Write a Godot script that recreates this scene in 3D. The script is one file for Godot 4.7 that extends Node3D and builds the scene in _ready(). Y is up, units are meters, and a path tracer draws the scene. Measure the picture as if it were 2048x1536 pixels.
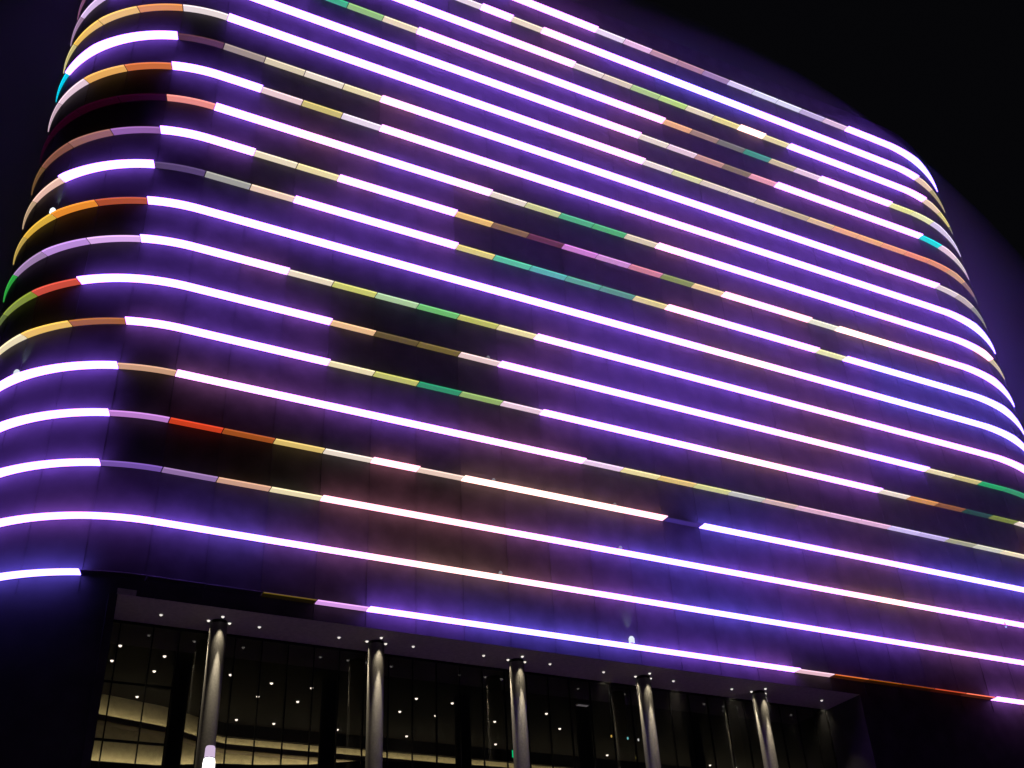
extends Node3D
# A rounded tower at night, ringed by bands of coloured light above a tall glazed lobby.
# Plan units: U = spacing of the light bands in metres; plan x runs along the front, z towards the street, level 0 is the lowest band.

const U := 2.1
const LEVEL_0 := 17.793          # height of the lowest band above the pavement
const MODULE := 0.9465           # length of one light module along the front
const CORNER_START := 0.9465     # where the left corner begins
const CORNER_R := 3.24
const CORNER_MODULE := 1.0179
const FLANK_START := 22.377      # where the right corner begins
const FLANK_R := 7.09
const WALL := -0.11              # the wall lies this far behind the middle of the light bands
const SOFFIT := -0.29
const OPEN_LEFT := 0.55
const OPEN_RIGHT := 15.9
const GLASS_Z := -1.2
const BASE := Vector3(28.0, 0.0, -8.0)

var mats := {}
var taken := {}
var tower: Node3D
var camera_at := Vector3.ZERO


# ---------------------------------------------------------------- naming
func numbered(called: String) -> String:
	var n: int = taken.get(called, 0)
	taken[called] = n + 1
	return called if n == 0 else "%s_%03d" % [called, n]


func tag(o: Node, label: String, category: String, group := "") -> void:
	o.set_meta("label", label)
	o.set_meta("category", category)
	if group:
		o.set_meta("group", group)


func thing(called: String, label: String, category: String, at: Vector3, group := "") -> Node3D:
	var o := Node3D.new()
	o.name = numbered(called)
	add_child(o)
	o.position = at
	tag(o, label, category, group)
	return o


func put(called: String, mesh: Mesh, material: Material, parent: Node, at := Vector3.ZERO) -> MeshInstance3D:
	var o := MeshInstance3D.new()
	o.mesh = mesh
	if material:
		o.material_override = material
	o.name = called if parent != self else numbered(called)
	o.position = at
	parent.add_child(o, true)
	return o


# ---------------------------------------------------------------- materials
func plain(called: String, c: Color, rough := 0.7, metal := 0.0, spec := 0.5) -> StandardMaterial3D:
	if mats.has(called):
		return mats[called]
	var m := StandardMaterial3D.new()
	m.resource_name = called
	m.albedo_color = c.linear_to_srgb()
	m.roughness = rough
	m.metallic = metal
	m.metallic_specular = spec
	mats[called] = m
	return m


func grain(m: StandardMaterial3D, scale: float, freq: float, low: float, high: float, seed_of: int) -> void:
	var n := FastNoiseLite.new()
	n.seed = seed_of
	n.frequency = freq
	n.fractal_octaves = 5
	var ramp := Gradient.new()
	ramp.set_color(0, Color(low, low, low))
	ramp.set_color(1, Color(high, high, high))
	var t := NoiseTexture2D.new()
	t.width = 512
	t.height = 512
	t.seamless = true
	t.noise = n
	t.color_ramp = ramp
	m.albedo_texture = t
	m.uv1_triplanar = true
	m.uv1_world_triplanar = true
	m.uv1_scale = Vector3.ONE * scale


func glow(called: String, c: Color, strength := 1.0) -> StandardMaterial3D:
	if mats.has(called):
		return mats[called]
	var m := StandardMaterial3D.new()
	m.resource_name = called
	m.albedo_color = Color(0.05, 0.05, 0.05)
	m.roughness = 0.5
	m.emission_enabled = true
	m.emission = c.linear_to_srgb()
	m.emission_energy_multiplier = strength
	mats[called] = m
	return m


# what a module of a band gives off: six capital codes for modules driven to full, else three hex digits as the eye sees the dimmed ones
func driven(code: String) -> bool:
	return code.unicode_at(0) >= 65 and code.unicode_at(0) <= 90


func module_color(code: String) -> Color:
	if driven(code) and code.length() == 3:   # the modules beside it, left and right, tinge it
		return module_color(code[1]) * 0.56 + module_color(code[0]) * 0.22 + module_color(code[2]) * 0.22
	match code:
		"V": return Color(3.2, 1.2, 10.5)
		"B": return Color(2.0, 1.3, 11.0)
		"M": return Color(3.5, 1.12, 6.2)
		"R": return Color(3.1, 1.08, 3.2)
		"O": return Color(3.0, 1.12, 1.5)
		"Y": return Color(2.8, 1.5, 1.3)
	var c := Color(code.substr(0, 1).hex_to_int() / 15.0, code.substr(1, 1).hex_to_int() / 15.0, code.substr(2, 1).hex_to_int() / 15.0)
	return c.srgb_to_linear()


func module_glow(code: String, side: String) -> StandardMaterial3D:
	var called := "light %s %s" % [code, side]
	if mats.has(called):
		return mats[called]
	var c := module_color(code)
	var share: float = {"lip": 1.0, "face": 1.0, "top": TOP_BOOST}[side]
	if not driven(code):
		share = {"lip": 1.3, "face": 0.06 if code.length() > 3 else 0.78, "top": 1.0}[side]
	c = c * share
	var top: float = maxf(maxf(c.r, c.g), maxf(c.b, 0.0001))
	if code == "000":
		return plain("unlit diffuser", Color(0.05, 0.05, 0.055), 0.4)
	return glow(called, Color(c.r / top, c.g / top, c.b / top), top)


# ---------------------------------------------------------------- the plan of the tower
# the point at module j, set out from the line of the bands by «out» and lifted to level y
func plan(j: float, out: float, y: float) -> Vector3:
	var x := 0.0
	var z := 0.0
	if j < 1.0:
		var s := (1.0 - j) * CORNER_MODULE
		var a := s / CORNER_R
		if a > PI / 2:
			x = CORNER_START - CORNER_R - out
			z = -CORNER_R - (s - CORNER_R * PI / 2)
		else:
			x = CORNER_START - (CORNER_R + out) * sin(a)
			z = -CORNER_R + (CORNER_R + out) * cos(a)
	else:
		var s := j * MODULE
		if s <= FLANK_START:
			x = s
			z = out
		else:
			var a := (s - FLANK_START) / FLANK_R
			if a > PI / 2:
				x = FLANK_START + FLANK_R + out
				z = -FLANK_R - (s - FLANK_START - FLANK_R * PI / 2)
			else:
				x = FLANK_START + (FLANK_R + out) * sin(a)
				z = -FLANK_R + (FLANK_R + out) * cos(a)
	return w(x, y, z)


func w(x: float, y: float, z: float) -> Vector3:
	return Vector3(x * U, LEVEL_0 + y * U, z * U)


func steps(a: float, b: float) -> Array[float]:
	var js: Array[float] = [a]
	var j := a
	while true:
		var curved := j < 1.0 - 0.001 or j * MODULE > FLANK_START - MODULE * 0.4
		j += 0.125 if curved else 1.0
		if j > b - 0.02:
			break
		js.append(j)
	js.append(b)
	return js


# ---------------------------------------------------------------- faces
func tri(st: SurfaceTool, a: Vector3, b: Vector3, c: Vector3, out: Vector3) -> void:
	if (b - a).cross(c - a).dot(out) > 0.0:
		st.add_vertex(a); st.add_vertex(c); st.add_vertex(b)
	else:
		st.add_vertex(a); st.add_vertex(b); st.add_vertex(c)


func quad(st: SurfaceTool, a: Vector3, b: Vector3, c: Vector3, d: Vector3, out: Vector3) -> void:
	tri(st, a, b, c, out)
	tri(st, a, c, d, out)


func begin() -> SurfaceTool:
	var st := SurfaceTool.new()
	st.begin(Mesh.PRIMITIVE_TRIANGLES)
	st.set_smooth_group(-1)
	return st


func finish(st: SurfaceTool, shift := Vector3.ZERO) -> ArrayMesh:
	st.generate_normals()
	var mesh := st.commit()
	if shift == Vector3.ZERO:
		return mesh
	var moved := SurfaceTool.new()
	moved.begin(Mesh.PRIMITIVE_TRIANGLES)
	moved.append_from(mesh, 0, Transform3D(Basis(), shift))
	return moved.commit()


func add_box(st: SurfaceTool, lo: Vector3, hi: Vector3) -> void:
	var c := (lo + hi) / 2
	var p := func(x: int, y: int, z: int) -> Vector3: return Vector3(hi.x if x else lo.x, hi.y if y else lo.y, hi.z if z else lo.z)
	for f in [[0, 1], [1, 1], [2, 1], [0, 0], [1, 0], [2, 0]]:
		var q := []
		for k in [[0, 0], [1, 0], [1, 1], [0, 1]]:
			var v := [0, 0, 0]
			v[f[0]] = f[1]
			v[(f[0] + 1) % 3] = k[0]
			v[(f[0] + 2) % 3] = k[1]
			q.append(p.call(v[0], v[1], v[2]))
		var mid: Vector3 = (q[0] + q[2]) / 2
		quad(st, q[0], q[1], q[2], q[3], mid - c)


func box(lo: Vector3, hi: Vector3) -> ArrayMesh:
	var st := begin()
	add_box(st, lo, hi)
	return finish(st)


# a profile of [out, level] points carried along the plan from module a to module b
func carry(st: SurfaceTool, a: float, b: float, profile: Array, centre: Vector2, level: float, shift: Vector3, share := 1.0) -> void:
	var js := steps(a, b)
	for i in js.size() - 1:
		for k in profile.size() - 1:
			var p0 := section(js[i], profile[k], level, share) + shift
			var p1 := section(js[i + 1], profile[k], level, share) + shift
			var p2 := section(js[i + 1], profile[k + 1], level, share) + shift
			var p3 := section(js[i], profile[k + 1], level, share) + shift
			var heart := section((js[i] + js[i + 1]) / 2, centre, level, share) + shift
			quad(st, p0, p1, p2, p3, (p0 + p2) / 2 - heart)


func cap(st: SurfaceTool, j: float, profile: Array, level: float, shift: Vector3, inward: float, share := 1.0) -> void:
	var heart := section(j, Vector2(0.0, 0.01), level, share) + shift
	var out := plan(j, 0.0, level) - plan(j + inward, 0.0, level)
	for k in profile.size() - 1:
		tri(st, heart, section(j, profile[k], level, share) + shift, section(j, profile[k + 1], level, share) + shift, out)


# ---------------------------------------------------------------- light bands
const FACE := [Vector2(0.08, 0.001), Vector2(-0.012, 0.0), Vector2(-0.017, 0.004), Vector2(-0.103, -0.001), Vector2(-0.103, 0.014)]
const TOP := [Vector2(-0.103, 0.014), Vector2(0.1, 0.015)]
const TOP_BOOST := 2.6             # unseen top faces glow stronger, added to halo the wall above
const LIP := [Vector2(0.1, 0.015), Vector2(0.114, 0.013), Vector2(0.118, 0.007), Vector2(0.112, -0.001), Vector2(0.088, 0.0), Vector2(0.08, 0.006), Vector2(0.08, 0.001)]
const BAND_FROM := -4
const BAND_TO := 27.5


# how deep the band is at module j: it runs out into the wall at both ends
func depth(j: float) -> float:
	return clampf(minf((j + 4.25) / 2.4, (27.75 - j) / 2.4), 0.06, 1.0)


func section(j: float, p: Vector2, level: float, share := 1.0) -> Vector3:
	return plan(j, WALL + (p.x - WALL) * depth(j) * share + 0.02 * (1.0 - share), level + p.y)


func module_mesh(out: ArrayMesh, parts: Array, code: String) -> void:
	var shift := -BASE
	var gap := 0.003 if driven(code) else 0.011
	var share := 1.0 if driven(code) else 0.8   # full modules made wider: their bloom is put into the shape
	for side in ["face", "lip", "top"]:
		var st := begin()
		for m in parts:
			var a: float = m.a + gap
			var b: float = m.b - gap
			carry(st, a, b, {"lip": LIP, "face": FACE, "top": TOP}[side], Vector2(0.02, 0.005), m.level, shift, share)
			if side == "face":
				for e in [[a, 0.05], [b, -0.05]]:
					cap(st, e[0], FACE, m.level, shift, e[1], share)
					cap(st, e[0], LIP, m.level, shift, e[1], share)
		st.generate_normals()
		st.set_material(module_glow(code, side))
		st.commit(out)


# how large a module looks from the pavement
func apparent(m: Dictionary, eye: Transform3D) -> float:
	var size := 0.0
	var last := Vector2.ZERO
	for i in 5:
		var p: Vector3 = eye.affine_inverse() * plan(lerpf(m.a, m.b, i / 4.0), 0.0, m.level)
		var f := 1.0 / tan(deg_to_rad(19.025))
		var q := Vector2(p.x, p.y) * f / -p.z
		if i and absf(q.x) < 1.4 and absf(q.y) < 1.04:
			size += (q - last).length() / -p.z * depth(lerpf(m.a, m.b, i / 4.0))
		last = q
	return size


# row by row from the left, from module -6 on: one code per module; «V*5» stands for five alike
const ROWS := [
	"B*6 000 000 000 541- eaf V V B B B B V V V M fcd c62- 840- 730- b42- f75- M R",
	"V V V V V M V V B M R O Y Y O R M V B B B V V V V R R M",
	"V*6 75a 97a da8 feb O O O O R M V B B V V M R O Y O M",
	"V*6 c8d d42 a52 ec7 fed O fdc Y Y Y Y O 000 B B V V R R V B B B B",
	"V*6 da8 R R M M V M R R R fdf fea ec7 dd8 ccb dba ebc ebd ebd dcf cbe aa7 ddb feb O",
	"V V V feb fc5 a62 M V V M feb cc6 296 9b6 fde M V V V M Y O R M M fed d95 852 143 783 fed R",
	"452 562 673 893 d54 V V V V M fc9 653 763 fdd M M V V V V V M R O R V V feb dc8 2a6 296 285 3a7 3a7 3a7",
	"353 474 3a4 a8b c9e ebf V V R fec dd7 bda 7c7 cc6 fea R V V V V V V M R R M",
	"863 b95 ca5 eb4 f93 b53 V*13 M O Y R M V V B",
	"753 a75 ca8 fcb V V 546 aa9 fdb M V V M ed7 5c9 5ba 5a8 597 ed8 O R V V M ffa V B B",
	"422 633 753 854 965 96a V M fec fea R V M fc7 864 634 d8d d9d d89 894 fd9 O R O ffd Y Y R O M V V B",
	"201 201 201 201 201 201 f98 V M O R V V O fed dd9 5b8 5b7 edb O M V V V V V V M V V V O dc9",
	"c9b c9b dbc fde fb6 d74 V V fdd dc7 fef R R V R V V V M M M M V V V V V V V V V B B",
	"a9f b9f 0df V V V 533 a98 edb fed feb O M V*14 M M M edc cb9 997",
	"755 876 dc8 fc5 fc6 e94 fee V*9 M R R fed ee9 edb edb dc9 cb7 ec7 fb6 fb6 fa6 f96 e96 da7 976 665",
	"534 756 a8a ecf V V V*11 M R fed fde c98 875 fab M M M M M M 0ee fde edd dbc",
	"534 756 857 V V V V V V 3b7 9c6 feb M M M R V V M R fb8 a87 776 397 dc9 fde M M M ff9 ffb edf",
	"V*6 V*8 M R R fed edb bd8 ce8 fec fe9 Y fea V V V V V M fdb ed8 886",
	"V*6 V*7 fee M fec R M V V B B B B V V V V V V V fdb ba7",
	"V*6 V*8 V M M M fef fce c99 b88 a8a edf eef eef cbd ecd V V V B B B",
]


func light_bands(eye: Transform3D) -> void:
	var modules: Array = []
	var shift := -BASE
	for level in ROWS.size():
		var codes: Array[String] = []
		for token in ROWS[level].split(" "):
			var run: PackedStringArray = token.split("*")
			for k in (int(run[1]) if run.size() > 1 else 1):
				codes.append(run[0])
		while codes.size() < 37:
			codes.append(codes[-1])
		var st := begin()
		carry(st, BAND_FROM, BAND_TO, [Vector2(-0.1095, -0.006), Vector2(-0.104, -0.006), Vector2(-0.104, 0.012), Vector2(-0.1095, 0.012)], Vector2(-0.107, 0.01), level, shift)
		var band := put("light_band", finish(st), plain("dark rail", Color(0.03, 0.03, 0.035), 0.5, 0.4), tower)
		codes = codes.slice(BAND_FROM + 6, 34)
		var tinged: Array[String] = []
		for n in codes.size():
			var own := codes[n]
			if driven(own):
				var l := codes[n - 1] if n and driven(codes[n - 1]) else own
				var r := codes[n + 1] if n + 1 < codes.size() and driven(codes[n + 1]) else own
				own = own if l == own and r == own else l + own + r
			tinged.append(own)
		codes = tinged
		var k := 0
		while k < codes.size():
			var last := k
			while last + 1 < codes.size() and codes[last + 1] == codes[k] and driven(codes[k]):
				last += 1
			modules.append({"band": band, "level": level, "a": float(BAND_FROM + k), "b": minf(BAND_FROM + last + 1.0, BAND_TO), "code": codes[k]})
			k = last + 1
	for m in modules:
		m.size = apparent(m, eye)
	modules.sort_custom(func(x, y): return x.size > y.size)
	# the 300 that show largest are parts of their own; the rest stay real but joined
	for m in modules.slice(0, 300):
		var mesh := ArrayMesh.new()
		module_mesh(mesh, [m], m.code)
		put("light_module", mesh, null, m.band)
	var by_code := {}
	for m in modules.slice(300):
		var own: String = m.code[1] if driven(m.code) and m.code.length() == 3 else m.code
		if not by_code.has(own):
			by_code[own] = []
		by_code[own].append(m)
	var rest := ArrayMesh.new()
	for code in by_code:
		module_mesh(rest, by_code[code], code)
	if by_code:
		put("far_light_module", rest, null, tower).set_meta("kind", "stuff")


# ---------------------------------------------------------------- walls, roof, soffit
func wall_sheet(a: float, b: float, low: float, high: float, called: String, m: Material) -> MeshInstance3D:
	var st := SurfaceTool.new()
	st.begin(Mesh.PRIMITIVE_TRIANGLES)
	var js := steps(a, b)
	for i in js.size() - 1:
		var p := []
		for e in [[js[i], low], [js[i + 1], low], [js[i + 1], high], [js[i], high]]:
			var v := plan(e[0], WALL, e[1])
			var n := (plan(e[0], WALL + 0.5, e[1]) - v).normalized()
			p.append([v - BASE, n])
		for k in [0, 2, 1, 0, 3, 2]:
			st.set_normal(p[k][1])
			st.add_vertex(p[k][0])
	return put(called, st.commit(), m, tower)


func build_shell() -> void:
	var skin := plain("facade skin", Color(0.088, 0.083, 0.091), 0.7, 0.0, 0.3)
	grain(skin, 0.11, 0.012, 0.78, 1.0, 11)
	var j_left := OPEN_LEFT / MODULE
	var j_right := OPEN_RIGHT / MODULE
	j_left = 1.0 - (CORNER_START - OPEN_LEFT) / CORNER_MODULE
	wall_sheet(-17.0, 46.0, SOFFIT, 20.1, "facade", skin)
	wall_sheet(-17.0, j_left, -LEVEL_0 / U, SOFFIT, "podium_wall", skin)
	wall_sheet(j_right, 46.0, -LEVEL_0 / U, SOFFIT, "podium_wall", skin)
	var ribs := begin()
	for j in range(-5, 30):
		for level in range(0, 20):
			var p := plan(j, WALL + 0.006, 0)
			var along := (plan(j + 0.01, WALL, 0) - plan(j - 0.01, WALL, 0)).normalized() * 0.01
			var out := (plan(j, 0.5, 0) - plan(j, 0.0, 0)).normalized()
			for f in [[-along, along, 0.006, 0.006, out], [along, along, 0.006, -0.013, along], [-along, -along, 0.006, -0.013, -along]]:
				var lo := Vector3(0, LEVEL_0 + (level - 0.95) * U - p.y, 0) if level else Vector3(0, LEVEL_0 - 0.28 * U - p.y, 0)
				var hi := Vector3(0, LEVEL_0 + (level - 0.02) * U - p.y, 0)
				quad(ribs, p + f[0] + out * f[2] + lo - BASE, p + f[1] + out * f[3] + lo - BASE, p + f[1] + out * f[3] + hi - BASE, p + f[0] + out * f[2] + hi - BASE, f[4])
	put("facade_joint", finish(ribs), skin, tower).set_meta("kind", "stuff")
	var back := plan(-17.0, WALL, 0).z
	var back_right := plan(46.0, WALL, 0).z
	var left_x := plan(-17.0, WALL, 0).x
	var right_x := plan(46.0, WALL, 0).x
	var low: float = minf(back, back_right)
	var st := begin()
	quad(st, Vector3(left_x, 0, back), Vector3(right_x, 0, back_right), w(0, 20.1, 0) * Vector3(0, 1, 0) + Vector3(right_x, 0, back_right), w(0, 20.1, 0) * Vector3(0, 1, 0) + Vector3(left_x, 0, back), Vector3(0, 0, -1))
	put("rear_wall", finish(st, -BASE), skin, tower)
	# roof, a little below the parapet
	st = begin()
	var js := steps(-17.0, 46.0)
	var mid := Vector3((left_x + right_x) / 2, 0, low / 2)
	var y := LEVEL_0 + 19.4 * U
	mid.y = y
	for i in js.size() - 1:
		var a := plan(js[i], WALL - 0.02, 0)
		var b := plan(js[i + 1], WALL - 0.02, 0)
		a.y = y
		b.y = y
		tri(st, a, b, mid, Vector3.UP)
	put("roof", finish(st, -BASE), plain("roof gravel", Color(0.12, 0.12, 0.12), 0.9), tower)
	# soffit over the recess and its returns at both ends
	var pale := plain("soffit panel", Color(0.62, 0.56, 0.52), 0.7)
	grain(pale, 0.4, 0.02, 0.88, 1.0, 12)
	put("soffit", box(w(OPEN_LEFT, SOFFIT, GLASS_Z + 0.02) - BASE, w(OPEN_RIGHT, SOFFIT + 0.1, WALL - 0.002) - BASE), pale, tower)
	for e in [[OPEN_LEFT - 0.12, OPEN_LEFT], [OPEN_RIGHT, OPEN_RIGHT + 0.12]]:
		put("jamb", box(Vector3(e[0] * U, 0, GLASS_Z * U) - BASE, w(e[1], SOFFIT, WALL - 0.003) - BASE), skin, tower)


# ---------------------------------------------------------------- lobby
func lathe(profile: Array, sides: int, at: Vector3) -> ArrayMesh:
	var st := SurfaceTool.new()
	st.begin(Mesh.PRIMITIVE_TRIANGLES)
	for k in profile.size() - 1:
		st.set_smooth_group(k)
		for i in sides:
			var p := []
			for e in [[k, i], [k, i + 1], [k + 1, i + 1], [k + 1, i]]:
				var a: float = TAU * e[1] / sides
				p.append(at + Vector3(cos(a) * profile[e[0]].x, profile[e[0]].y, sin(a) * profile[e[0]].x))
			var am := TAU * (i + 0.5) / sides
			var d: Vector2 = profile[k + 1] - profile[k]
			var out := Vector3(cos(am) * d.y, -d.x, sin(am) * d.y)
			quad(st, p[0], p[1], p[2], p[3], out)
	st.generate_normals()
	return st.commit()


const COLUMN_X := [2.33, 5.155, 7.97, 10.80, 13.65]
const COLUMN_Z := -0.70
const COLUMN_R := 0.145


func build_lobby() -> void:
	var top := LEVEL_0 + SOFFIT * U
	var stone := plain("column stone", Color(0.17, 0.16, 0.14), 0.6)
	grain(stone, 0.6, 0.03, 0.8, 1.0, 13)
	var black := plain("blackened steel", Color(0.012, 0.012, 0.012), 0.5, 0.0, 0.2)
	for x in COLUMN_X:
		var r := COLUMN_R * U
		var shaft := lathe([Vector2(r * 1.25, 0), Vector2(r * 1.25, 0.35), Vector2(r, 0.45), Vector2(r, top - 0.12)], 40, Vector3.ZERO)
		var o := put("column", shaft, stone, tower, Vector3(x * U, 0, COLUMN_Z * U) - BASE)
		put("neck_ring", lathe([Vector2(r * 0.93, top - 0.12), Vector2(r * 0.93, top - 0.001)], 32, Vector3.ZERO), black, o)
		put("inner_column", lathe([Vector2(0.16 * U, 0), Vector2(0.16 * U, top - 0.002)], 28, Vector3.ZERO), black, tower, Vector3((x - 0.08) * U, 0, -3.0 * U) - BASE)
	# glazed screen: sill and head rails, mullions and one pane between each two
	var screen := Node3D.new()
	screen.name = "glazed_screen"
	tower.add_child(screen, true)
	put("sill_rail", box(Vector3(OPEN_LEFT * U, 0, (GLASS_Z - 0.03) * U) - BASE, Vector3(OPEN_RIGHT * U, 0.12, (GLASS_Z + 0.015) * U) - BASE), black, screen)
	put("head_rail", box(Vector3(OPEN_LEFT * U, top - 0.1, (GLASS_Z - 0.03) * U) - BASE, Vector3(OPEN_RIGHT * U, top - 0.002, (GLASS_Z + 0.015) * U) - BASE), black, screen)
	var glass := StandardMaterial3D.new()
	glass.resource_name = "lobby glass"
	glass.albedo_color = Color(0.06, 0.06, 0.06, 0.06)
	glass.transparency = BaseMaterial3D.TRANSPARENCY_ALPHA
	glass.roughness = 0.02
	glass.metallic_specular = 0.7
	var xs: Array[float] = [OPEN_LEFT + 0.01, 0.82, 1.36, 1.80]
	var x := 2.28
	while x < OPEN_RIGHT - 0.2:
		xs.append(x)
		x += 0.4725
	for i in xs.size():
		put("mullion", box(Vector3(xs[i] * U - 0.022, 0.121, (GLASS_Z - 0.025) * U) - BASE, Vector3(xs[i] * U + 0.022, top - 0.101, (GLASS_Z + 0.01) * U) - BASE), black, screen)
		var next: float = xs[i + 1] if i + 1 < xs.size() else OPEN_RIGHT
		put("pane", box(Vector3(xs[i] * U + 0.022, 0.121, GLASS_Z * U - 0.004) - BASE, Vector3(next * U - 0.022, top - 0.101, GLASS_Z * U + 0.004) - BASE), glass, screen)
		if i < 3:
			for y in [-1.33, -2.26]:
				put("transom", box(Vector3(xs[i] * U + 0.023, LEVEL_0 + y * U - 0.04, (GLASS_Z - 0.025) * U) - BASE, Vector3(next * U - 0.023, LEVEL_0 + y * U + 0.04, GLASS_Z * U - 0.006) - BASE), black, screen)
	# the hall behind: dark ceiling, side walls and floor
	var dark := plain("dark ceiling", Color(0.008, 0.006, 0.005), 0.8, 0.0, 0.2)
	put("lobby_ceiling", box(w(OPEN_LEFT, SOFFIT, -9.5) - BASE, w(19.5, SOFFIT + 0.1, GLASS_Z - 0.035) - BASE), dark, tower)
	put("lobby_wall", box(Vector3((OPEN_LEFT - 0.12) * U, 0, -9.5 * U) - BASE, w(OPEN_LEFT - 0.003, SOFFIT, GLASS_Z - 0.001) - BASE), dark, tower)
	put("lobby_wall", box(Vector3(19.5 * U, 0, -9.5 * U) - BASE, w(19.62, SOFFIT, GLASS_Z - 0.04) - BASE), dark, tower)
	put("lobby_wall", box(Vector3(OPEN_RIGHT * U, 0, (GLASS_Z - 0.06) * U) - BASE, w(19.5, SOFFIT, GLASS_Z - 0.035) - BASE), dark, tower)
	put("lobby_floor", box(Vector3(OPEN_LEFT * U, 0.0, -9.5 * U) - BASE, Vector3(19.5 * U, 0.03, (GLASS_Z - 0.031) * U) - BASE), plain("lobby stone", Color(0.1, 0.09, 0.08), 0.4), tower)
	build_gallery()


const UPPER_EDGE := [Vector2(0.5, -4.5), Vector2(1.1, -4.68), Vector2(2.39, -5.07), Vector2(2.89, -5.33), Vector2(3.3, -5.6), Vector2(3.83, -5.86), Vector2(5.63, -5.88), Vector2(6.69, -5.86), Vector2(8.6, -5.86), Vector2(12.0, -5.86), Vector2(19.4, -5.86)]
# the upper level of the ramp that runs along under the gallery, over the same line in plan
const RAMP := [Vector2(0.5, -1.69), Vector2(1.1, -1.65), Vector2(2.33, -1.54), Vector2(3.73, -1.2), Vector2(4.57, -1.147), Vector2(5.63, -1.054), Vector2(6.68, -0.9), Vector2(8.62, -0.787), Vector2(10.1, -0.76), Vector2(19.4, -0.76)]


# a strip that follows a line in plan: the line is set back by «back», faces run between two levels
func ribbon(line: Array, back: float, low: float, high: float, m: Material, called: String, deep := 0.0) -> MeshInstance3D:
	var st := begin()
	for i in line.size() - 1:
		var a := Vector2(line[i].x, line[i].y - back)
		var b := Vector2(line[i + 1].x, line[i + 1].y - back)
		quad(st, w(a.x, low, a.y), w(b.x, low, b.y), w(b.x, high, b.y), w(a.x, high, a.y), Vector3(0, 0, 1))
		if deep > 0.0:
			for y in [low, high]:
				quad(st, w(a.x, y, a.y), w(b.x, y, b.y), w(b.x, y, b.y - deep), w(a.x, y, a.y - deep), Vector3(0, y - (low + high) / 2, 0))
			quad(st, w(a.x, low, a.y - deep), w(b.x, low, b.y - deep), w(b.x, high, b.y - deep), w(a.x, high, a.y - deep), Vector3(0, 0, -1))
	return put(called, finish(st, -BASE), m, tower)


func build_gallery() -> void:
	var plaster := plain("warm plaster", Color(0.42, 0.36, 0.22), 0.8)
	grain(plaster, 0.3, 0.02, 0.85, 1.0, 14)
	var edge := plain("bronze edge", Color(0.16, 0.13, 0.1), 0.6)
	var warm := glow("warm cove", Color(1.0, 0.87, 0.54), COVE)
	ribbon(UPPER_EDGE, 0.27, -LEVEL_0 / U + 0.02, SOFFIT - 0.001, plaster, "gallery_wall")
	# a projecting edge with a line of light hidden on it, and a board that closes the wall off above
	ribbon(UPPER_EDGE, 0.0, -0.88, -0.765, edge, "gallery_edge", 0.265)
	ribbon(UPPER_EDGE, 0.14, -0.763, -0.745, warm, "cove_light", 0.05)
	ribbon(UPPER_EDGE.slice(4), 0.16, -0.56, SOFFIT - 0.001, plain("dark ceiling", Color.BLACK), "gallery_board", 0.1)
	# the ramp in front, hiding a second line of light
	var st := begin()
	var lit := begin()
	for i in RAMP.size() - 1:
		var za := gallery_z(RAMP[i].x) + 0.06
		var zb := gallery_z(RAMP[i + 1].x) + 0.06
		var ya: float = RAMP[i].y
		var yb: float = RAMP[i + 1].y
		var xa: float = RAMP[i].x
		var xb: float = RAMP[i + 1].x
		quad(st, w(xa, ya, za), w(xb, yb, zb), w(xb, yb - 0.5, zb), w(xa, ya - 0.5, za), Vector3(0, 0, 1))
		quad(st, w(xa, ya, za), w(xb, yb, zb), w(xb, yb, zb - 0.12), w(xa, ya, za - 0.12), Vector3.UP)
		quad(st, w(xa, ya, za - 0.12), w(xb, yb, zb - 0.12), w(xb, yb - 0.5, zb - 0.12), w(xa, ya - 0.5, za - 0.12), Vector3(0, 0, -1))
		quad(st, w(xa, ya - 0.5, za), w(xb, yb - 0.5, zb), w(xb, yb - 0.5, zb - 0.12), w(xa, ya - 0.5, za - 0.12), Vector3.DOWN)
		quad(lit, w(xa, ya - 0.02, za - 0.121), w(xb, yb - 0.02, zb - 0.121), w(xb, yb - 0.07, zb - 0.121), w(xa, ya - 0.07, za - 0.121), Vector3(0, 0, -1))
	put("ramp", finish(st, -BASE), plain("dark ceiling", Color.BLACK), tower)
	put("cove_light", finish(lit, -BASE), glow("warm lower cove", Color(1.0, 0.87, 0.54), COVE * 3.0), tower)


func gallery_z(x: float) -> float:
	for i in UPPER_EDGE.size() - 1:
		if x <= UPPER_EDGE[i + 1].x:
			return lerpf(UPPER_EDGE[i].y, UPPER_EDGE[i + 1].y, (x - UPPER_EDGE[i].x) / (UPPER_EDGE[i + 1].x - UPPER_EDGE[i].x))
	return UPPER_EDGE[-1].y


const COVE := 7.0


# ---------------------------------------------------------------- small lamps
func spot(parent: Node3D, at: Vector3, towards: Vector3, energy: float, angle: float, c: Color, size := 0.04) -> void:
	var l := SpotLight3D.new()
	l.light_energy = energy
	l.light_color = c
	l.spot_range = 40.0
	l.spot_attenuation = 2.0
	l.spot_angle = angle
	l.spot_angle_attenuation = 1.0
	l.light_size = size
	l.shadow_enabled = true
	l.name = "beam"
	parent.add_child(l, true)
	l.position = at
	var up := Vector3.UP if absf(towards.normalized().y) < 0.9 else Vector3.FORWARD
	l.basis = Basis.looking_at(towards, up)


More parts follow.
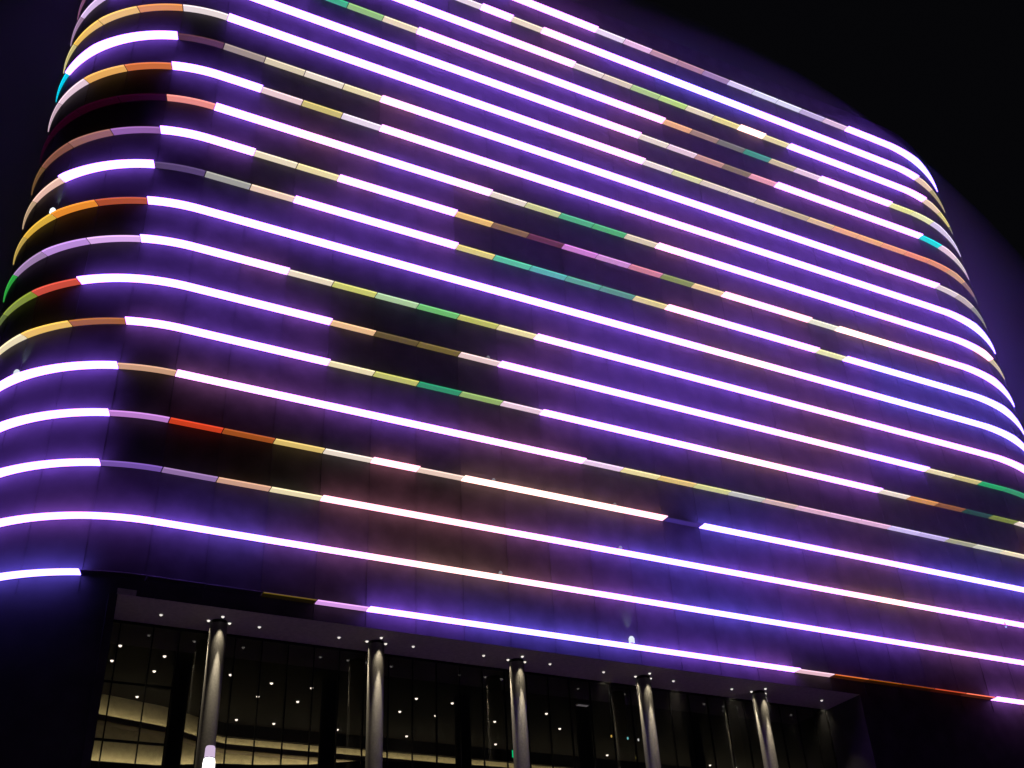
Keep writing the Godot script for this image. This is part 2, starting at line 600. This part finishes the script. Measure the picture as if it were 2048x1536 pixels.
func downlight(label: String, group: String, x: float, y: float, z: float, r: float, bright: float, tint: Color) -> Node3D:
	var o := thing("downlight", label, "downlight", w(x, y, z), group)
	put("trim_ring", lathe([Vector2(r * 1.0, -0.004), Vector2(r * 1.35, -0.016), Vector2(r * 1.45, -0.001)], 16, Vector3.ZERO), plain("lamp trim", Color(0.25, 0.25, 0.25), 0.4, 0.3), o)
	put("lens", lathe([Vector2(r, -0.006), Vector2(r * 0.98, -r * 0.45), Vector2(r * 0.75, -r * 0.85), Vector2(r * 0.35, -r * 1.1), Vector2(0.0005, -r * 1.15)], 14, Vector3.ZERO), glow("lens %.1f %s" % [bright, tint.to_html()], tint, bright), o)
	return o


const ORDER := ["first", "second", "third", "fourth", "fifth", "sixth"]
const MID_LIGHTS := [Vector2(1.37, -0.72), Vector2(3.02, -0.69), Vector2(4.45, -0.69), Vector2(5.85, -0.66), Vector2(7.26, -0.65), Vector2(8.66, -0.64), Vector2(9.88, -0.69), Vector2(11.51, -0.68), Vector2(12.97, -0.7), Vector2(15.33, -0.68)]
const HALL_LIGHTS := [Vector2(1.01, -2.31), Vector2(1.01, -3.09), Vector2(1.83, -2.57), Vector2(1.82, -3.39), Vector2(1.81, -4.9), Vector2(1.8, -5.7), Vector2(3.11, -6.2), Vector2(3.17, -3.13),
	Vector2(4.02, -3.34), Vector2(3.99, -4.17), Vector2(4.83, -3.36), Vector2(4.82, -4.22), Vector2(3.98, -5.71), Vector2(3.96, -6.2), Vector2(4.78, -5.73), Vector2(4.77, -6.2), Vector2(6.18, -5.72),
	Vector2(7.01, -3.3), Vector2(7.0, -4.17), Vector2(7.82, -3.33), Vector2(7.82, -4.19), Vector2(7.78, -5.71), Vector2(7.73, -6.2), Vector2(9.16, -5.71), Vector2(9.2, -4.17), Vector2(9.95, -5.67), Vector2(9.93, -6.2),
	Vector2(10.02, -3.33), Vector2(10.82, -3.33), Vector2(10.81, -4.18), Vector2(12.93, -5.68), Vector2(12.13, -6.2), Vector2(12.9, -6.2), Vector2(13.68, -6.2), Vector2(15.93, -5.69), Vector2(16.72, -5.69)]


func build_lamps() -> void:
	var cool := Color(1.0, 0.93, 0.78)
	for i in COLUMN_X.size():
		var x: float = COLUMN_X[i]
		for side in [["left of", -0.178, 0.0], ["in front of", 0.0, 0.245], ["right of", 0.178, 0.0]]:
			var o := downlight("round soffit downlight %s the top of the %s lit column from left" % [side[0], ORDER[i]], "soffit downlights ringing the columns", x + side[1], SOFFIT, COLUMN_Z + side[2], 0.055, 1.0, Color(1.0, 0.93, 0.85))
			var off: float = (absf(side[1]) + absf(side[2]) - COLUMN_R) * U
			var inward := Vector3(-signf(side[1]), 0, -signf(side[2]))
			if side[0] == "right of":
				continue
			var strength: float = {"right of": 0.5, "left of": 2.2, "in front of": 1.0}[side[0]]
			spot(o, Vector3(0, -0.1, 0), Vector3.DOWN + inward * off * 0.9, 1.3 * strength * off / 0.07, 15.0 + off * 40.0, Color(1.0, 0.94, 0.82), 0.02)
			spot(o, Vector3(0, -0.1, 0), Vector3.DOWN + inward * off / 2.8, 78.0 * strength, 4.0 + off * 14.0, Color(1.0, 0.94, 0.82), 0.02)
	for i in MID_LIGHTS.size():
		var p: Vector2 = MID_LIGHTS[i]
		var n := 0
		while n < COLUMN_X.size() and COLUMN_X[n] < p.x:
			n += 1
		var where: String
		if n == 0:
			where = "soffit downlight alone left of the first lit column"
		elif n == COLUMN_X.size():
			where = "faint soffit downlight alone past the fifth lit column"
		else:
			where = "soffit downlight between %s and %s lit columns, the %s of two" % [ORDER[n - 1], ORDER[n], "left" if p.x - COLUMN_X[n - 1] < COLUMN_X[n] - p.x else "right"]
		var o := downlight(where, "soffit downlights between the columns", p.x, SOFFIT, p.y, 0.055, 0.8, Color(1.0, 0.93, 0.88))
		spot(o, Vector3(0, -0.1, 0), Vector3.DOWN, MID_SPOT, 30.0, cool, 0.05)
	for i in HALL_LIGHTS.size():
		var p: Vector2 = HALL_LIGHTS[i]
		var n := 0
		while n < COLUMN_X.size() and COLUMN_X[n] < p.x:
			n += 1
		var bay: String = "left of the first column" if n == 0 else ("past the fifth column" if n == 5 else "between %s and %s columns" % [ORDER[n - 1], ORDER[n]])
		var row := 0
		for z in [-2.9, -3.8, -5.2, -5.9]:
			if p.y < z:
				row += 1
		var rank := 0
		for q in HALL_LIGHTS:
			var same_row := true
			for z in [-2.9, -3.8, -5.2, -5.9]:
				if (p.y < z) != (q.y < z):
					same_row = false
			var same_bay := true
			for c in COLUMN_X:
				if (p.x > c) != (q.x > c):
					same_bay = false
			if same_row and same_bay and q.x < p.x - 0.05:
				rank += 1
		downlight("lobby ceiling light %s, %s row back, %s from left" % [bay, ORDER[row], ORDER[rank]], "ceiling lights in the lobby", p.x, SOFFIT - 0.003, p.y, 0.06, 1.9, Color(1.0, 0.86, 0.72))
	# faint oblong fitting on the dark lobby ceiling
	var f := thing("ceiling_fitting", "faint oblong ceiling fitting in the dark lobby past the third column", "ceiling light", w(10.47, SOFFIT - 0.002, -2.56))
	put("body", box(Vector3(-0.3, -0.05, -0.12), Vector3(0.3, -0.001, 0.12)), plain("lamp trim", Color(0.25, 0.25, 0.25), 0.4, 0.3), f)
	put("diffuser", box(Vector3(-0.26, -0.07, -0.09), Vector3(0.26, -0.051, 0.09)), glow("faint diffuser", Color(0.09, 0.08, 0.085), 1.0), f)
	# small coloured signal lights deep in the lobby
	var sign_light := thing("exit_sign", "small green lit exit sign in the lobby beside the third column", "exit sign", w(9.0, -1.32, -3.0))
	put("housing", box(Vector3(-0.05, -0.17, -0.06), Vector3(0.05, 0.17, -0.021)), plain("blackened steel", Color.BLACK), sign_light)
	put("lit_face", box(Vector3(-0.035, -0.15, -0.02), Vector3(0.035, 0.15, 0.0)), glow("exit green", Color(0.0, 1.0, 0.35), 0.7), sign_light)
	put("hanger", box(Vector3(-0.008, 0.171, -0.05), Vector3(0.008, 2.16, -0.034)), plain("blackened steel", Color.BLACK), sign_light)
	for e in [["amber", 11.39, -0.75, Color(0.8, 0.5, 0.1), "beside the fourth column, level with a teal one"], ["teal", 11.8, -0.76, Color(0.2, 0.7, 0.7), "between an amber and a white one"], ["white", 12.07, -0.77, Color(0.8, 0.8, 0.75), "right of the teal one"], ["yellow", 11.97, -1.16, Color(0.7, 0.55, 0.1), "below the white one"]]:
		var s := thing("signal_light", "tiny %s signal light in the lobby %s" % [e[0], e[4]], "signal light", w(e[1], e[2], -3.0), "signal lights in the lobby")
		put("stem", box(Vector3(-0.006, 0.05, -0.006), Vector3(0.006, (SOFFIT - e[2]) * U, 0.006)), plain("blackened steel", Color.BLACK), s)
		put("bulb", lathe([Vector2(0.001, -0.07), Vector2(0.035, -0.04), Vector2(0.035, 0.04), Vector2(0.001, 0.055)], 10, Vector3.ZERO), glow("signal " + e[0], e[3], 0.8), s)
	build_wall_lamps()
	build_street_lamp()


# little floodlights on the bands that wash the wall above; faint ones are added
func build_wall_lamps() -> void:
	var spots := [
		[0, 10.74, 1.0, "bright bluish floodlight standing on the lowest light band"],
		[1, 7.78, 0.25, "dim floodlight on the second lowest band above the third column"],
		[2, 10.72, 0.3, "dim floodlight on the third lowest light band, above the lowest bright one"],
		[3, 7.72, 0.22, "added faint lamp for a pale wall patch, fourth lowest band, two above the dim one"],  # lamp added to lighten the wall patch above it
		[3, 10.7, 0.2, "added faint lamp for a pale wall patch, fourth band right by the unlit gap"],  # also added, for the pale patch over this band
		[6, 7.72, 0.22, "added faint lamp for a pale wall patch, seventh band where it turns olive"],  # added likewise to make a pale patch on the wall
		[4, -1.95, 0.9, "bright floodlight on the left corner of the fifth lowest band"],
		[8, -2.05, 1.6, "brightest white floodlight on the orange band at the left corner"],
	]
	for e in spots:
		var at := plan(e[1], -0.015, e[0] + 0.047)
		var out := (plan(e[1], 0.5, e[0]) - plan(e[1], 0.0, e[0])).normalized()
		var o := thing("floodlight", e[3], "floodlight", at, "floodlights on the light bands")
		o.rotation.y = atan2(out.x, out.z)
		var bright: float = e[2]
		put("bracket", box(Vector3(-0.015, 0, -0.03), Vector3(0.015, 0.05, 0.03)), plain("blackened steel", Color.BLACK), o)
		put("head", lathe([Vector2(0.001, 0.05), Vector2(0.05, 0.06), Vector2(0.06, 0.099)], 14, Vector3.ZERO), plain("lamp trim", Color(0.25, 0.25, 0.25)), o)
		var wide := 0.06 + 0.06 * clampf(bright, 0.0, 1.0)
		var lens_high := 0.16 + 0.2 * clampf(bright, 0.15, 1.0)
		put("lens", lathe([Vector2(wide, 0.1), Vector2(wide, lens_high * 0.75), Vector2(wide * 0.6, lens_high), Vector2(0.001, lens_high + 0.01)], 14, Vector3.ZERO), glow("flood %.2f" % bright, Color(0.85, 0.95, 1.0), 0.9 * bright), o)
		spot(o, Vector3(0, lens_high + 0.04, 0), Vector3(0, 1.0, -0.1), WASH * clampf(bright, 0.2, 0.5), 22.0 if bright > 0.5 else 10.0, Color(0.85, 1.0, 0.95), 0.04)
	var at := plan(22.22, 0.0, 1.9)
	var o := thing("floodlight", "small blue spotlight hanging under the third lowest band at the right", "floodlight", at, "floodlights on the light bands")
	put("bracket", box(Vector3(-0.012, 0.07, -0.02), Vector3(0.012, 0.205, 0.02)), plain("blackened steel", Color.BLACK), o)
	put("head", lathe([Vector2(0.055, -0.02), Vector2(0.04, 0.06), Vector2(0.001, 0.07)], 12, Vector3.ZERO), plain("lamp trim", Color(0.25, 0.25, 0.25)), o)
	put("lens", lathe([Vector2(0.001, -0.09), Vector2(0.035, -0.07), Vector2(0.05, -0.02)], 12, Vector3.ZERO), glow("blue flood", Color(0.4, 0.6, 1.0), 0.9), o)
	spot(o, Vector3(0, -0.12, 0), Vector3(0.25, -1, -0.12), WASH * 0.1, 14.0, Color(0.5, 0.65, 1.0), 0.04)


func build_street_lamp() -> void:
	var o := thing("street_lamp", "white glowing street lamp head before the foot of the leftmost lit column", "street lamp", Vector3(0.041 * U, 0.0, 10.0 * U))
	var h := LEVEL_0 - 5.62 * U
	var steel := plain("blackened steel", Color.BLACK)
	put("post", lathe([Vector2(0.09, 0), Vector2(0.09, 0.5), Vector2(0.05, 0.6), Vector2(0.035, h - 0.26), Vector2(0.06, h - 0.24), Vector2(0.06, h - 0.22)], 20, Vector3.ZERO), steel, o)
	put("globe", lathe([Vector2(0.06, -0.219), Vector2(0.082, -0.17), Vector2(0.08, -0.05), Vector2(0.072, -0.004)], 24, Vector3(0, h, 0)), glow("lamp white", Color(1, 0.98, 1.0), 3.0), o)
	put("collar", lathe([Vector2(0.07, -0.003), Vector2(0.076, -0.001), Vector2(0.074, 0.008), Vector2(0.066, 0.009)], 24, Vector3(0, h, 0)), steel, o)
	put("diffuser_top", lathe([Vector2(0.07, 0.01), Vector2(0.066, 0.14), Vector2(0.055, 0.165), Vector2(0.001, 0.17)], 24, Vector3(0, h, 0)), glow("lamp lilac", Color(0.62, 0.47, 0.66), 1.0), o)
	var l := OmniLight3D.new()
	l.name = "lamp_light"
	l.light_energy = 3.0
	l.light_color = Color(1.0, 0.97, 1.0)
	l.omni_range = 40.0
	l.omni_attenuation = 2.0
	l.light_size = 0.1
	l.shadow_enabled = true
	o.add_child(l, true)
	l.position = Vector3(0, h - 0.1, 0)


const MID_SPOT := 8.0
const WASH := 2.5
const MIST := 0.0085  # density of the added haze that imitates lens bloom


func _ready() -> void:
	# camera
	var cam := Camera3D.new()
	cam.name = "camera"
	cam.fov = 38.05
	cam.near = 0.1
	cam.far = 600.0
	camera_at = Vector3(-1.57408 * U, LEVEL_0 - 7.71087 * U, 17.32517 * U)
	var bx := Vector3(0.89264311, -0.04824056, 0.44817533)
	var by := Vector3(-0.21498576, 0.82832823, 0.51735237)
	var bz := Vector3(-0.39619365, -0.55816234, 0.72903045)
	cam.transform = Transform3D(Basis(bx, by, bz).orthonormalized(), camera_at)
	add_child(cam)
	cam.current = true
	# night sky
	var sky_look := ProceduralSkyMaterial.new()
	sky_look.sky_top_color = Color(0.022, 0.022, 0.03)
	sky_look.sky_horizon_color = Color(0.035, 0.035, 0.05)
	sky_look.ground_bottom_color = Color(0.02, 0.02, 0.02)
	sky_look.ground_horizon_color = Color(0.035, 0.035, 0.05)
	sky_look.sun_angle_max = 0.0
	var sky := Sky.new()
	sky.sky_material = sky_look
	var env := Environment.new()
	env.background_mode = Environment.BG_SKY
	env.sky = sky
	env.tonemap_mode = Environment.TONE_MAPPER_LINEAR
	env.tonemap_exposure = 1.0
	env.volumetric_fog_enabled = true
	env.volumetric_fog_density = 0.0
	env.sdfgi_enabled = true
	env.ssao_enabled = true
	env.ssil_enabled = true
	var we := WorldEnvironment.new()
	we.name = "world"
	we.environment = env
	add_child(we)
	# the moon, hardly there
	var moon := DirectionalLight3D.new()
	moon.name = "moon"
	moon.light_energy = 0.002
	moon.light_color = Color(0.8, 0.88, 1.0)
	moon.light_angular_distance = 0.5
	moon.shadow_enabled = true
	moon.rotation_degrees = Vector3(-50, -140, 0)
	add_child(moon)
	# ground
	var asphalt := plain("asphalt", Color(0.05, 0.05, 0.05), 0.9)
	grain(asphalt, 0.5, 0.05, 0.7, 1.0, 21)
	var g := put("ground", box(Vector3(-400, -0.2, -400), Vector3(400, -0.12, 400)), asphalt, self)
	g.set_meta("kind", "structure")
	var paving := plain("paving", Color(0.34, 0.32, 0.29), 0.8)
	grain(paving, 0.25, 0.03, 0.75, 1.0, 22)
	var p := put("pavement", box(Vector3(-20, -0.119, -40), Vector3(80, -0.004, 30)), paving, self)
	p.set_meta("kind", "structure")
	# added haze round the upper storeys, standing in for lens bloom about the bands
	var mist := FogVolume.new()
	mist.name = "mist"
	mist.shape = RenderingServer.FOG_VOLUME_SHAPE_ELLIPSOID
	mist.size = Vector3(45.0, 34.0, 19.6) * U
	mist.position = w(14.9, 10.8, -7.6)
	var haze_fill := FogMaterial.new()
	haze_fill.density = MIST
	haze_fill.albedo = Color(0.95, 0.95, 1.0)
	mist.material = haze_fill
	mist.set_meta("kind", "structure")
	add_child(mist)
	# the tower
	tower = thing("office_tower", "dark round-cornered tower ringed by stacked bands of coloured light", "building", BASE)
	build_shell()
	light_bands(cam.transform)
	build_lobby()
	build_lamps()
